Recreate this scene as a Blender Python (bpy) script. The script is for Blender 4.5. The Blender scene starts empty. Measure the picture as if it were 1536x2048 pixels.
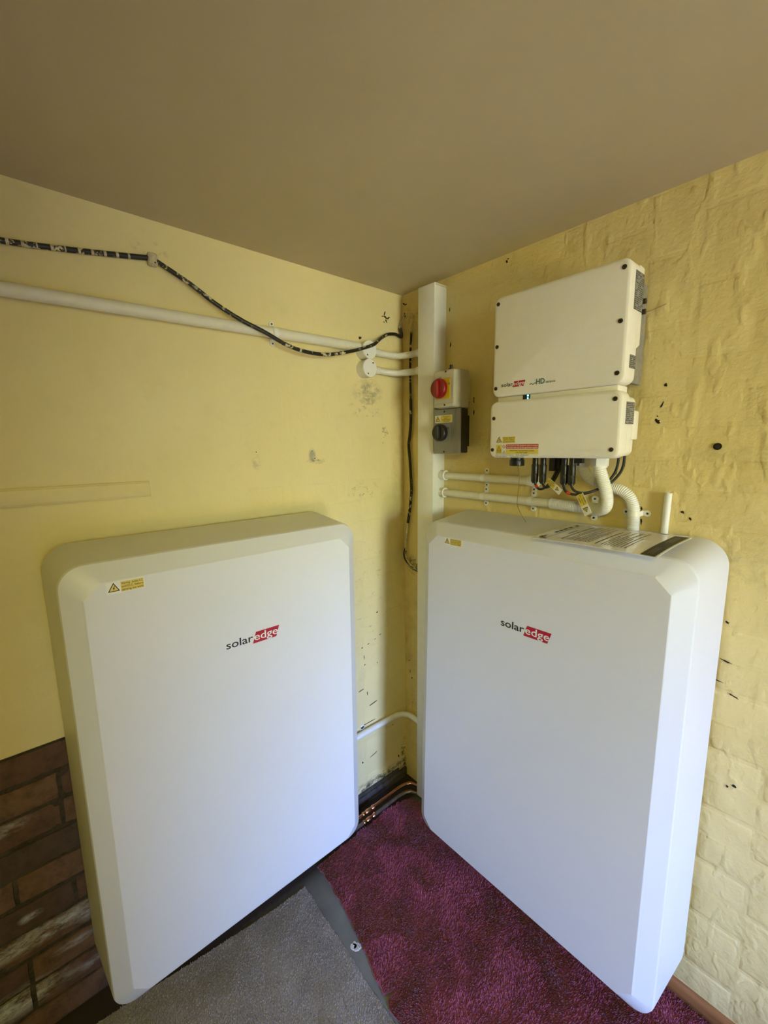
import bpy, bmesh, math, random
from mathutils import Vector, Matrix, noise
import numpy as np

random.seed(7); np.random.seed(7)
scene = bpy.context.scene
COL = scene.collection

# ------------------------------------------------------------------ camera
cam_d = bpy.data.cameras.new('camera'); cam = bpy.data.objects.new('camera', cam_d); COL.objects.link(cam)
cam_d.sensor_fit = 'HORIZONTAL'; cam_d.sensor_width = 36.0; cam_d.lens = 843.62 / 1536 * 36.0
cam_d.clip_start = 0.02
_r = Vector((0.6568, 0.7539, -0.0157)).normalized(); _f = Vector((-0.7467, 0.6473, -0.1532)).normalized()
_u = _r.cross(_f).normalized()
_m = Matrix((( _r.x, _u.x, -_f.x, 1.3299), (_r.y, _u.y, -_f.y, -1.2690), (_r.z, _u.z, -_f.z, 1.5733), (0, 0, 0, 1)))
cam.matrix_world = _m
scene.camera = cam

# ------------------------------------------------------------------ light and exposure
SKY = 200.0         # clear blue sky seen through the side door, above the added wall outside
world = bpy.data.worlds.new('sky'); scene.world = world; world.use_nodes = True
_nt = world.node_tree; _bg = _nt.nodes['Background']
_bg.inputs[0].default_value = (0.10, 0.26, 1.0, 1); _bg.inputs[1].default_value = SKY
DOOR = dict(x=4.6, y0=-1.85, y1=-1.10, z1=2.0)
def area(name, loc, rot, sx, sy, energy, col, is_portal=False):
    l = bpy.data.lights.new(name, 'AREA'); l.shape = 'RECTANGLE'; l.size = sx; l.size_y = sy
    l.energy = energy; l.color = col; l.cycles.is_portal = is_portal
    o = bpy.data.objects.new(name, l); o.location = loc; o.rotation_euler = rot; COL.objects.link(o); return o
area('door_portal', (DOOR['x'] + .05, (DOOR['y0'] + DOOR['y1']) / 2, DOOR['z1'] / 2), (0, math.radians(90), 0),
     DOOR['z1'], DOOR['y1'] - DOOR['y0'], 1, (1, 1, 1), True)
# warm daylight thrown back by the sunlit yard outside the door
area('sunlit_yard', (8.5, -2.6, 1.85), (0, math.radians(90), 0), 1.5, 6.0, 1220, (0.86, 1.0, 0.62))
area('sunlit_ground', (7.2, -2.2, -.04), (math.radians(180), 0, 0), 4.0, 4.0, 1700, (1.0, 0.80, 0.16))
area('added_warm_fill', (1.9, -1.9, 2.10), (0, 0, 0), .3, .3, 20.0, (1.0, 0.92, 0.17))  # unseen warm fill added to lift the general light level
scene.view_settings.view_transform = 'Standard'; scene.view_settings.look = 'None'
scene.view_settings.gamma = 1.0; scene.view_settings.use_curve_mapping = False
scene.view_settings.exposure = 0.0
scene.cycles.diffuse_bounces = 4; scene.cycles.max_bounces = 5; scene.cycles.glossy_bounces = 2

# ------------------------------------------------------------------ constants of the place
H = 2.18                 # ceiling height
WANG = 0.005             # the right wall is not quite square to the left wall

# ------------------------------------------------------------------ materials
MATS = {}
def new_mat(name):
    m = bpy.data.materials.new(name); m.use_nodes = True
    nt = m.node_tree; b = nt.nodes['Principled BSDF']
    MATS[name] = m
    return m, nt, b
def N(nt, typ, **kw):
    n = nt.nodes.new(typ)
    for k, v in kw.items(): setattr(n, k, v)
    return n
def noise_tex(nt, vec, scale, detail=3, rough=0.6, stretch=None):
    if stretch:
        mp = N(nt, 'ShaderNodeMapping'); mp.inputs['Scale'].default_value = stretch
        nt.links.new(vec, mp.inputs['Vector']); vec = mp.outputs[0]
    t = N(nt, 'ShaderNodeTexNoise'); t.inputs['Scale'].default_value = scale
    t.inputs['Detail'].default_value = detail; t.inputs['Roughness'].default_value = rough
    nt.links.new(vec, t.inputs['Vector']); return t.outputs['Fac']
def ramp(nt, fac, a, b):
    r = N(nt, 'ShaderNodeMapRange'); r.inputs['From Min'].default_value = a; r.inputs['From Max'].default_value = b
    nt.links.new(fac, r.inputs['Value']); return r.outputs[0]
def mixc(nt, fac, a, b):
    m = N(nt, 'ShaderNodeMix', data_type='RGBA')
    for s, v in ((m.inputs['Factor'], fac), (m.inputs['A'], a), (m.inputs['B'], b)):
        if isinstance(v, (tuple, float, int)): s.default_value = v if not isinstance(v, tuple) else (*v[:3], 1)
        else: nt.links.new(v, s)
    return m.outputs['Result']
def math_n(nt, op, a, b=None):
    m = N(nt, 'ShaderNodeMath', operation=op)
    for i, v in enumerate((a, b)):
        if v is None: continue
        if isinstance(v, (int, float)): m.inputs[i].default_value = v
        else: nt.links.new(v, m.inputs[i])
    return m.outputs[0]
def bump(nt, b, h, strength=0.5, dist=0.002, prev=None):
    n = N(nt, 'ShaderNodeBump'); n.inputs['Strength'].default_value = strength; n.inputs['Distance'].default_value = dist
    nt.links.new(h, n.inputs['Height'])
    if prev is not None: nt.links.new(prev, n.inputs['Normal'])
    nt.links.new(n.outputs[0], b.inputs['Normal']); return n.outputs[0]
def simple(name, col, rough=0.45, metal=0.0, var=0.06, nscale=40, bmp=0.0, bscale=400, bdist=0.0005, coat=0.0, spec=0.5):
    m, nt, b = new_mat(name)
    tc = N(nt, 'ShaderNodeTexCoord').outputs['Object']
    c2 = tuple(max(0, x * (1 - var * 2)) for x in col)
    nt.links.new(mixc(nt, ramp(nt, noise_tex(nt, tc, nscale), .35, .75), col, c2), b.inputs['Base Color'])
    b.inputs['Roughness'].default_value = rough; b.inputs['Metallic'].default_value = metal
    b.inputs['Specular IOR Level'].default_value = spec
    if coat: b.inputs['Coat Weight'].default_value = coat; b.inputs['Coat Roughness'].default_value = 0.08
    if bmp: bump(nt, b, noise_tex(nt, tc, bscale, 2), bmp, bdist)
    return m

def blob(nt, pos, c, r, n, lo=.35, hi=.6, soft=.45):
    """an irregular patch of colour: ellipsoid falloff times noise, at a fixed place in the room"""
    s = N(nt, 'ShaderNodeVectorMath', operation='SUBTRACT'); nt.links.new(pos, s.inputs[0]); s.inputs[1].default_value = c
    d = N(nt, 'ShaderNodeVectorMath', operation='DIVIDE'); nt.links.new(s.outputs[0], d.inputs[0]); d.inputs[1].default_value = r
    l = N(nt, 'ShaderNodeVectorMath', operation='LENGTH'); nt.links.new(d.outputs[0], l.inputs[0])
    fall = ramp(nt, l.outputs['Value'], 1.0, soft)
    return math_n(nt, 'MULTIPLY', fall, ramp(nt, n, lo, hi))

def wall_paint(name, col, lump, stains_and_tints, speck=.0):
    m, nt, b = new_mat(name)
    pos = N(nt, 'ShaderNodeNewGeometry').outputs['Position']
    big = noise_tex(nt, pos, 2.2, 2); mid = noise_tex(nt, pos, 14, 3); fine = noise_tex(nt, pos, 90, 2, .7)
    streak = noise_tex(nt, pos, 30, 1, .6, (1, 1, .12))
    c = mixc(nt, ramp(nt, big, .35, .7), col, tuple(x * k for x, k in zip(col, (.95, .94, .86))))
    c = mixc(nt, ramp(nt, mid, .55, .8), c, tuple(x * k for x, k in zip(col, (.93, .92, .88))))
    grit = noise_tex(nt, pos, 42, 4, .78, (1, .55, 1))
    for (cen, rad, colr, lo, hi, k) in stains_and_tints:
        f = math_n(nt, 'MULTIPLY', blob(nt, pos, cen, rad, grit if k > 0 else mid, lo, hi), abs(k))
        c = mixc(nt, f, c, colr)
    nt.links.new(c, b.inputs['Base Color'])
    b.inputs['Roughness'].default_value = .55
    lumps = ramp(nt, noise_tex(nt, pos, 26, 2, .5, (1, 1, .5)), .56, .72)
    h = math_n(nt, 'ADD', math_n(nt, 'MULTIPLY', fine, .0016), math_n(nt, 'MULTIPLY', mid, .0058))
    h = math_n(nt, 'ADD', h, math_n(nt, 'MULTIPLY', streak, .0022))
    h = math_n(nt, 'ADD', h, math_n(nt, 'MULTIPLY', lumps, .0020))
    bump(nt, b, h, min(1.0, .95 * lump), 1.0)
    return m

YEL = (0.80, 0.65, 0.29)
dk = (.02, .015, .01)
wall_paint('paint_left', (0.82, 0.71, 0.385), .35, [
    ((0, -.19, 1.785), (.2, .085, .055), (.13, .115, .09), .40, .72, .85),
    ((0, -.20, 1.720), (.2, .10, .05), (.13, .115, .09), .52, .74, .8),
    ((0, -.455, 1.545), (.2, .018, .03), (.30, .28, .24), .2, .5, .8),
    ((0, -.44, 1.525), (.2, .045, .012), (.16, .14, .11), .45, .6, .8),
    ((0, -.668, 1.53), (.2, .02, .03), (.45, .38, .25), .45, .6, .6),
    ((0, -.10, 1.62), (.2, .03, .07), (.20, .16, .09), .56, .66, .8),
    ((0, -.22, 1.40), (.2, .12, .05), (.25, .22, .14), .55, .68, .7),
    ((0, -.20, .95), (.2, .13, .35), (.35, .31, .19), .58, .74, .7),
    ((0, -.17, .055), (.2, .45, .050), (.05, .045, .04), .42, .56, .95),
    ((0, -.01, 1.5), (.2, .07, .75), (.56, .40, .12), .2, .8, -.7),  # broad deeper yellow along the corner
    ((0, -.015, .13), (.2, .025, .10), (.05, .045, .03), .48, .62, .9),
    ((0, -.93, 2.105), (.2, .05, .025), (.35, .30, .16), .5, .65, .7),
])
wall_paint('paint_right', YEL, 1.0, [
    ((.09, 0, 1.9), (.14, .2, .32), (.50, .36, .10), .2, .8, -.8),  # broad deeper yellow beside the corner, high up
    ((.05, 0, 2.085), (.05, .2, .05), (.10, .08, .03), .50, .66, .85),
    ((.06, 0, 1.06), (.05, .2, .05), (.07, .05, .03), .45, .6, .9),
    ((.03, 0, .6), (.10, .2, .55), (.40, .30, .11), .3, .8, -.6),  # broad darker yellow beside the corner, low down
    ((1.14, 0, 1.535), (.16, .2, .04), (.50, .41, .17), .40, .75, .6),
    ((1.16, 0, 1.30), (.08, .2, .10), (.50, .42, .19), .42, .75, .6),
    ((1.36, 0, .05), (.16, .2, .12), (.48, .36, .16), .2, .8, -.8),  # broad darker yellow at the foot of the wall
])
# exposed masonry
def brick_mat():
    m, nt, b = new_mat('bare_brick')
    pos = N(nt, 'ShaderNodeNewGeometry').outputs['Position']
    oi = N(nt, 'ShaderNodeObjectInfo').outputs['Random']
    cr = N(nt, 'ShaderNodeValToRGB'); e = cr.color_ramp.elements
    e[0].color = (.12, .062, .048, 1); e[1].color = (.085, .056, .050, 1)
    for q, cc in ((.3, (.145, .078, .056, 1)), (.6, (.19, .105, .070, 1)), (.85, (.105, .056, .047, 1))):
        x = e.new(q); x.color = cc
    nt.links.new(oi, cr.inputs[0])
    n1 = noise_tex(nt, pos, 26, 5, .7); n2 = noise_tex(nt, pos, 9, 4); n3 = noise_tex(nt, pos, 48, 6, .8, (1, .35, 1))
    c = mixc(nt, ramp(nt, n1, .42, .78), cr.outputs[0], (.045, .030, .025))
    wh = (.52, .54, .58)
    for cen, rad, k in (((0, -1.36, .30), (.2, .20, .035), 1), ((0, -1.42, .14), (.2, .14, .05), 1), ((0, -1.40, .64), (.2, .08, .02), .7),
                        ((0, -1.46, .49), (.2, .05, .05), .9), ((0, -1.24, .28), (.2, .05, .03), .7), ((0, -1.29, .22), (.2, .06, .015), .6),
                        ((0, -1.37, .37), (.2, .03, .015), .9), ((0, -1.25, .12), (.2, .08, .02), .6)):
        c = mixc(nt, math_n(nt, 'MULTIPLY', blob(nt, pos, cen, rad, n3, .40, .60, .25), k), c, wh)
    nt.links.new(c, b.inputs['Base Color']); b.inputs['Roughness'].default_value = .9
    p = bump(nt, b, n1, .8, .006); bump(nt, b, n3, .5, .008, p)
brick_mat()
def mortar_mat():
    m, nt, b = new_mat('mortar')
    pos = N(nt, 'ShaderNodeNewGeometry').outputs['Position']
    n1 = noise_tex(nt, pos, 60, 5, .75); n2 = noise_tex(nt, pos, 7, 4)
    c = mixc(nt, ramp(nt, n1, .35, .65), (.075, .058, .046), (.030, .023, .019))
    nt.links.new(mixc(nt, ramp(nt, n2, .55, .75), c, (.11, .09, .075)), b.inputs['Base Color'])
    b.inputs['Roughness'].default_value = .95; bump(nt, b, n1, .9, .006)
mortar_mat()
def ceil_mat():
    m, nt, b = new_mat('ceiling_paint')
    pos = N(nt, 'ShaderNodeNewGeometry').outputs['Position']
    n1 = noise_tex(nt, pos, 3, 3); n2 = noise_tex(nt, pos, 180, 2)
    nt.links.new(mixc(nt, ramp(nt, n1, .35, .7), (.58, .50, .32), (.55, .47, .29)), b.inputs['Base Color'])
    b.inputs['Roughness'].default_value = .7; bump(nt, b, n2, .12, .001)
ceil_mat()
def floor_mat():
    m, nt, b = new_mat('bare_concrete')
    pos = N(nt, 'ShaderNodeNewGeometry').outputs['Position']
    n1 = noise_tex(nt, pos, 8, 4); n2 = noise_tex(nt, pos, 70, 4)
    c = mixc(nt, ramp(nt, n1, .35, .7), (.19, .185, .15), (.13, .125, .10))
    wall_band = ramp(nt, math_n(nt, 'ADD', N_sep(nt, pos, 0), math_n(nt, 'MULTIPLY', n2, .02)), .17, .12)  # floor turns much darker in a band along the left wall
    c = mixc(nt, wall_band, c, (.035, .024, .018))
    nt.links.new(c, b.inputs['Base Color']); b.inputs['Roughness'].default_value = .6
    bump(nt, b, n2, .3, .002)
def N_sep(nt, v, i):
    s = N(nt, 'ShaderNodeSeparateXYZ'); nt.links.new(v, s.inputs[0]); return s.outputs[i]
floor_mat()
simple('white_enamel', (.735, .74, .745), .40, var=.01, nscale=6, bmp=.06, bscale=700)
simple('white_plastic', (.86, .85, .81), .4, var=.02)
simple('ivory_plastic', (.80, .77, .66), .42, var=.03)
simple('inverter_white', (.86, .82, .71), .42, var=.015, bmp=.08, bscale=600)
simple('galvanised', (.42, .41, .38), .5, .6, var=.15, nscale=60, bmp=.2, bscale=200)
simple('switch_grey', (.27, .26, .23), .45, var=.03)
simple('switch_ivory', (.54, .50, .38), .45, var=.03)
simple('black_plastic', (.012, .012, .013), .35, var=.1)
simple('black_rubber', (.016, .016, .017), .5, var=.1)
simple('knob_red', (.27, .004, .008), .3, var=.04)
simple('plate_yellow', (.62, .40, .008), .4, var=.04)
simple('sticker_yellow', (.78, .62, .10), .4, var=.03)
simple('sticker_white', (.84, .83, .79), .35, var=.02)
simple('sticker_red', (.55, .05, .03), .4, var=.04)
simple('sticker_grey', (.34, .33, .30), .45, var=.25, nscale=220)
simple('print_black', (.012, .012, .012), .5, var=.05)
simple('print_brown', (.09, .055, .02), .5, var=.05)
simple('print_green', (.05, .13, .10), .5, var=.05)
simple('logo_red', (.45, .008, .022), .4, var=.03)
simple('logo_teal', (.03, .14, .16), .4, var=.03)
simple('dark_steel', (.09, .075, .06), .35, .7, var=.2, nscale=200)
simple('bright_steel', (.55, .52, .46), .3, .9, var=.1)
simple('copper', (.72, .36, .24), .22, 1.0, var=.14, nscale=30)
simple('dull_copper', (.30, .22, .19), .35, .8, var=.2, nscale=30)
simple('paper', (.80, .79, .75), .16, var=.02, coat=.6)
simple('paper_edge', (.55, .55, .54), .4, var=.02)
simple('tape_red', (.55, .04, .03), .45, var=.05)
simple('wire_cream', (.66, .58, .40), .5, var=.2, nscale=90)
simple('wire_brown', (.30, .18, .07), .5, var=.1)
simple('hole_dark', (.018, .012, .008), .9, var=.3, nscale=200)
simple('plaster', (.62, .60, .54), .8, var=.2, nscale=200, bmp=.5, bscale=300, bdist=.001)
simple('unseen_dark_brick', (.27, .19, .12), .9, var=.15, nscale=12)  # dark tone given to the unseen walls to cut bounced light
simple('outside_ground', (.07, .055, .03), .9, var=.1, nscale=2)
def wood_mat():
    m, nt, b = new_mat('varnished_wood')
    pos = N(nt, 'ShaderNodeNewGeometry').outputs['Position']
    n1 = noise_tex(nt, pos, 30, 4, .6, (.08, 1, 1))
    nt.links.new(mixc(nt, ramp(nt, n1, .35, .65), (.33, .14, .05), (.13, .05, .018)), b.inputs['Base Color'])
    b.inputs['Roughness'].default_value = .3
wood_mat()
def cable_mat(name, base, paint, lo, hi, sc=55):
    m, nt, b = new_mat(name)
    pos = N(nt, 'ShaderNodeNewGeometry').outputs['Position']
    n1 = noise_tex(nt, pos, sc, 3, .6); n2 = noise_tex(nt, pos, 9, 2)
    f = math_n(nt, 'MULTIPLY', ramp(nt, n1, lo, hi), ramp(nt, n2, .40, .52))
    nt.links.new(mixc(nt, f, base, paint), b.inputs['Base Color']); b.inputs['Roughness'].default_value = .45
    bump(nt, b, n1, .4, .001)
cable_mat('painted_cable', (.012, .011, .010), (.62, .56, .38), .56, .60)
cable_mat('painted_cable_dense', (.012, .011, .010), (.62, .56, .38), .46, .52, 75)
def led():
    m, nt, b = new_mat('led_blue'); b.inputs['Base Color'].default_value = (.1, .5, .7, 1)
    b.inputs['Emission Color'].default_value = (.25, .85, 1.0, 1); b.inputs['Emission Strength'].default_value = 3.0
led()
def carpet_mat(name, a, b_, c3):
    m, nt, b = new_mat(name)
    pos = N(nt, 'ShaderNodeNewGeometry').outputs['Position']
    n1 = noise_tex(nt, pos, 9, 4, .6); n2 = noise_tex(nt, pos, 240, 2)
    c = mixc(nt, ramp(nt, n1, .38, .66), a, b_)
    nt.links.new(mixc(nt, ramp(nt, n2, .45, .75), c, c3), b.inputs['Base Color'])
    b.inputs['Roughness'].default_value = .95; b.inputs['Specular IOR Level'].default_value = .1
    b.inputs['Sheen Weight'].default_value = .25
carpet_mat('maroon_pile', (.33, .070, .110), (.22, .043, .070), (.43, .115, .165))
carpet_mat('grey_pile', (.30, .265, .23), (.23, .20, .175), (.42, .375, .33))

# ------------------------------------------------------------------ mesh building
class G:
    """collects shapes into one mesh; coordinates are the frame's (u right, d out of the wall, z up)"""
    def __init__(s): s.v = []; s.f = []
    def add(s, vs, fs):
        o = len(s.v); s.v += [tuple(x) for x in vs]; s.f += [tuple(i + o for i in f) for f in fs]; return s
    def box(s, a, b):
        (x0, y0, z0), (x1, y1, z1) = a, b
        return s.add([(x0, y0, z0), (x1, y0, z0), (x1, y1, z0), (x0, y1, z0), (x0, y0, z1), (x1, y0, z1), (x1, y1, z1), (x0, y1, z1)],
                     [(0, 3, 2, 1), (4, 5, 6, 7), (0, 1, 5, 4), (1, 2, 6, 5), (2, 3, 7, 6), (3, 0, 4, 7)])
    def loft(s, loops, cap=True):
        n = len(loops[0]); vs = [p for l in loops for p in l]; fs = []
        for k in range(len(loops) - 1):
            for i in range(n):
                j = (i + 1) % n; fs.append((k * n + i, k * n + j, (k + 1) * n + j, (k + 1) * n + i))
        if cap: fs += [tuple(range(n))[::-1], tuple(range((len(loops) - 1) * n, len(loops) * n))]
        return s.add(vs, fs)
    def tube(s, pts, r, seg=10, cap=True):
        P = [Vector(p) for p in pts]; rr = r if hasattr(r, '__len__') else [r] * len(P)
        t0 = (P[1] - P[0]).normalized(); up = Vector((0, 0, 1)) if abs(t0.z) < .9 else Vector((1, 0, 0))
        nrm = t0.cross(up).normalized(); loops = []; prev = t0
        for i, p in enumerate(P):
            t = (P[min(i + 1, len(P) - 1)] - P[max(i - 1, 0)]).normalized()
            ax = prev.cross(t)
            if ax.length > 1e-7: nrm = Matrix.Rotation(prev.angle(t), 3, ax.normalized()) @ nrm
            nrm = (nrm - t * nrm.dot(t)).normalized(); bi = t.cross(nrm); prev = t
            loops.append([p + (nrm * math.cos(2 * math.pi * k / seg) + bi * math.sin(2 * math.pi * k / seg)) * rr[i] for k in range(seg)])
        return s.loft(loops, cap)
    def cyl(s, p0, p1, r, seg=16, r1=None): return s.tube([p0, p1], [r, r if r1 is None else r1], seg)
    def prism(s, poly, fn, a, b):
        return s.loft([[fn(x, y, a) for x, y in poly], [fn(x, y, b) for x, y in poly]])
def spline(pts, n=6):
    P = [Vector(p) for p in pts]; out = []
    for i in range(len(P) - 1):
        p0, p1, p2, p3 = P[max(i - 1, 0)], P[i], P[i + 1], P[min(i + 2, len(P) - 1)]
        for k in range(n):
            t = k / n; out.append(.5 * ((2 * p1) + (p2 - p0) * t + (2 * p0 - 5 * p1 + 4 * p2 - p3) * t * t + (3 * p1 - p0 - 3 * p2 + p3) * t ** 3))
    out.append(P[-1]); return out
def resample(pts, step):
    P = [Vector(p) for p in pts]; out = [P[0]]; acc = 0
    for a, b in zip(P, P[1:]):
        l = (b - a).length; pos = step - acc
        while pos <= l: out.append(a.lerp(b, pos / l)); pos += step
        acc = (acc + l) % step if l > 0 else acc
    return out
def corrugated(pts, r, step=.0012, amp=.0007):
    P = resample(pts, step); return P, [r + (amp if i % 4 < 2 else -amp) for i in range(len(P))]

class Thing: pass
def frame_xy(fr, p):
    """frame coordinates -> axes used by local meshes"""
    return Vector((p[0], -p[1], p[2])) if fr in 'LR' else Vector(p)
def thing(name, label, cat, base, fr='F', group=None):
    t = Thing(); t.fr = fr; t.base = Vector(base)
    o = bpy.data.objects.new(name, None); o.empty_display_size = .03
    q = frame_xy(fr, base)
    if fr == 'L': o.rotation_euler = (0, 0, math.pi / 2); o.location = (-q.y, q.x, q.z)
    elif fr == 'R':
        o.rotation_euler = (0, 0, WANG); o.location = Matrix.Rotation(WANG, 3, 'Z') @ q
    else: o.location = q
    COL.objects.link(o); t.o = o
    o['label'] = label; o['category'] = cat
    if group: o['group'] = group
    return t
def mesh_from(g, fr, base, mat, name, bevel=0, seg=2, smooth=None, recalc=True):
    me = bpy.data.meshes.new(name)
    b = frame_xy(fr, base)
    me.from_pydata([tuple(frame_xy(fr, p) - b) for p in g.v], [], g.f)
    bm = bmesh.new(); bm.from_mesh(me)
    if recalc: bmesh.ops.recalc_face_normals(bm, faces=bm.faces)
    if bevel:
        ed = [e for e in bm.edges if len(e.link_faces) == 2 and e.calc_face_angle(0) > .5]
        bmesh.ops.bevel(bm, geom=ed, offset=bevel, segments=seg, profile=.5, affect='EDGES', clamp_overlap=True)
    bm.to_mesh(me); bm.free()
    if smooth is not None:
        me.polygons.foreach_set('use_smooth', [True] * len(me.polygons)); me.set_sharp_from_angle(angle=math.radians(smooth))
    me.materials.append(MATS[mat]); return me
def part(t, name, g, mat, parent=None, bevel=0, seg=2, smooth=35, label=None, recalc=True):
    me = mesh_from(g, t.fr, t.base, mat, name, bevel, seg, smooth, recalc)
    o = bpy.data.objects.new(name, me); COL.objects.link(o); o.parent = parent or t.o
    if label: o['label'] = label
    return o
def struct(name, g, mat, bevel=0, label=None, smooth=None):
    me = mesh_from(g, 'F', (0, 0, 0), mat, name, bevel, 2, smooth)
    o = bpy.data.objects.new(name, me); COL.objects.link(o); o['kind'] = 'structure'
    if label: o['label'] = label
    return o

# --- lettering -----------------------------------------------------------------
def text_2d(body, width=None, size=None, bold=0.0):
    cu = bpy.data.curves.new('t', 'FONT'); cu.body = body; cu.size = 1; cu.resolution_u = 3; cu.offset = bold
    o = bpy.data.objects.new('t', cu); COL.objects.link(o)
    dg = bpy.context.evaluated_depsgraph_get(); me = bpy.data.meshes.new_from_object(o.evaluated_get(dg))
    v = np.array([w.co[:2] for w in me.vertices]); f = [tuple(p.vertices) for p in me.polygons]
    bpy.data.objects.remove(o); bpy.data.curves.remove(cu); bpy.data.meshes.remove(me)
    v[:, 0] -= v[:, 0].min()
    if size is None: size = width / v[:, 0].max()
    elif width is not None: v[:, 0] *= width / (v[:, 0].max() * size)
    return v * size, f
def on_front(u0, z0, d, slope=0.0):
    """map of flat print onto a face looking out from the wall; slope leans it with the casing"""
    return lambda x, y: (u0 + x, d + slope * y, z0 + y)
def on_side(d0, z0, u):
    return lambda x, y: (u, d0 - x, z0 + y)
def put(g, vf, fn, ox=0, oy=0):
    v, f = vf; return g.add([fn(x + ox, y + oy) for x, y in v], f)
def flat(poly): return np.array(poly), [tuple(range(len(poly)))]
def rect(x0, y0, x1, y1): return flat([(x0, y0), (x1, y0), (x1, y1), (x0, y1)])
def lift(fn, out, side=False):
    if side: return lambda x, y: tuple(a + b for a, b in zip(fn(x, y), (out, 0, 0)))
    return lambda x, y: tuple(a + b for a, b in zip(fn(x, y), (0, out, 0)))
def triangle_ring(g, fn, cx, cy, s, w):
    """black outlined triangle"""
    def tri(k): return [(cx - s * k, cy - s * .58 * k), (cx + s * k, cy - s * .58 * k), (cx, cy + s * 1.16 * k)]
    o, i = tri(1), tri(1 - w); vs = [fn(*p) for p in o + i]
    return g.add(vs, [(0, 1, 4, 3), (1, 2, 5, 4), (2, 0, 3, 5)])
def bolt(g, fn, cx, cy, s):
    return put(g, flat([(cx + .1 * s, cy + .62 * s), (cx - .22 * s, cy + .05 * s), (cx - .02 * s, cy + .05 * s), (cx - .2 * s, cy - .4 * s),
                        (cx + .24 * s, cy + .17 * s), (cx + .04 * s, cy + .17 * s), (cx + .26 * s, cy + .62 * s)]), fn)
def plate(poly, fn, th, side=False):
    a = [fn(*p) for p in poly]; b = [lift(fn, th, side)(*p) for p in poly]
    return G().loft([a, b])
def lines(g, fn, rows, x0, x1, ytop, pitch, size, align='c', bold=.012):
    for i, r in enumerate(rows):
        v, f = text_2d(r, size=size, bold=bold); w = v[:, 0].max()
        if w > x1 - x0: v[:, 0] *= (x1 - x0) / w; w = x1 - x0
        ox = x0 if align == 'l' else (x0 + x1 - w) / 2
        put(g, (v, f), fn, ox, ytop - pitch * (i + 1) + pitch * .2)
def warning_sticker(t, fn, w, h, rows, mat_tx='print_brown', side=False, tri_w=None):
    s = part(t, 'warning_sticker', plate([(0, 0), (w, 0), (w, h), (0, h)], fn, .0004, side), 'sticker_white', label='white and yellow electrical warning sticker')
    tw = tri_w or h * 1.02
    part(t, 'yellow_panel', put(G(), rect(tw, h * .07, w - h * .06, h * .93), lift(fn, .0006, side)), 'sticker_yellow', s)
    ts = tw * .43
    part(t, 'triangle_fill', put(G(), flat([(tw * .5 - ts * .9, h * .46 - ts * .52), (tw * .5 + ts * .9, h * .46 - ts * .52), (tw * .5, h * .46 + ts)]), lift(fn, .0006, side)), 'sticker_yellow', s)
    g = triangle_ring(G(), lift(fn, .0008, side), tw * .5, h * .44, ts, .26); bolt(g, lift(fn, .0009, side), tw * .5, h * .40, ts * .9)
    part(t, 'hazard_triangle', g, 'print_black', s)
    g = G(); n = len(rows); p = h * .80 / n
    lines(g, lift(fn, .0009, side), rows, tw + h * .05, w - h * .1, h * .90, p, p * .95)
    part(t, 'lettering', g, mat_tx, s)
    return s
def logo(t, fn, w, mat_w='sticker_white'):
    """solar + edge in a red slanted panel; w = full width"""
    hh = w * .205; sk = hh * .33; x1 = w * .475
    g = put(G(), text_2d('solar', width=w * .485, size=w * .20, bold=.012), fn, 0, hh * .24)
    lg = part(t, 'logo', g, 'print_black', label='black and red maker logo')
    part(t, 'logo_panel', put(G(), flat([(x1, 0), (w - sk, 0), (w, hh), (x1 + sk, hh)]), fn), 'logo_red', lg)
    part(t, 'logo_lettering', put(G(), text_2d('edge', width=w * .46, size=w * .20, bold=.008), lift(fn, .0003), x1 + sk * .45, hh * .24), mat_w, lg)
    return lg
def rrect(u0, z0, u1, z1, r, n=5, ch=False):
    out = []
    for cx, cz, a0 in ((u1 - r, z0 + r, -90), (u1 - r, z1 - r, 0), (u0 + r, z1 - r, 90), (u0 + r, z0 + r, 180)):
        for k in range(n + 1):
            if ch:
                p = Vector((math.cos(math.radians(a0)), math.sin(math.radians(a0)))); q = Vector((math.cos(math.radians(a0 + 90)), math.sin(math.radians(a0 + 90))))
                w = p.lerp(q, k / n)
            else: w = Vector((math.cos(math.radians(a0 + 90 * k / n)), math.sin(math.radians(a0 + 90 * k / n))))
            out.append((cx + r * w.x, cz + r * w.y))
    return out
def shell(g, u0, z0, u1, z1, r, prof, n=5):
    """rounded-rectangle casing; prof = [(d, inset)] from back to front"""
    loops = []
    for d, i in prof:
        loops.append([(x, d, z) for x, z in rrect(u0 + i, z0 + i, u1 - i, z1 - i, max(.0005, r - i), n)])
    return g.loft(loops)
def screw(t, u, d, z, r=.0055, name='screw', mat='dark_steel', ring='inverter_white', parent=None):
    g = G().cyl((u, d - .004, z), (u, d + .0012, z), r, 14)
    a = part(t, name, g, mat, parent, smooth=40)
    part(t, 'screw_socket', G().cyl((u, d + .0010, z), (u, d + .0016, z), r * .45, 6), 'print_black', a if parent is None else parent)
    return a

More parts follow.
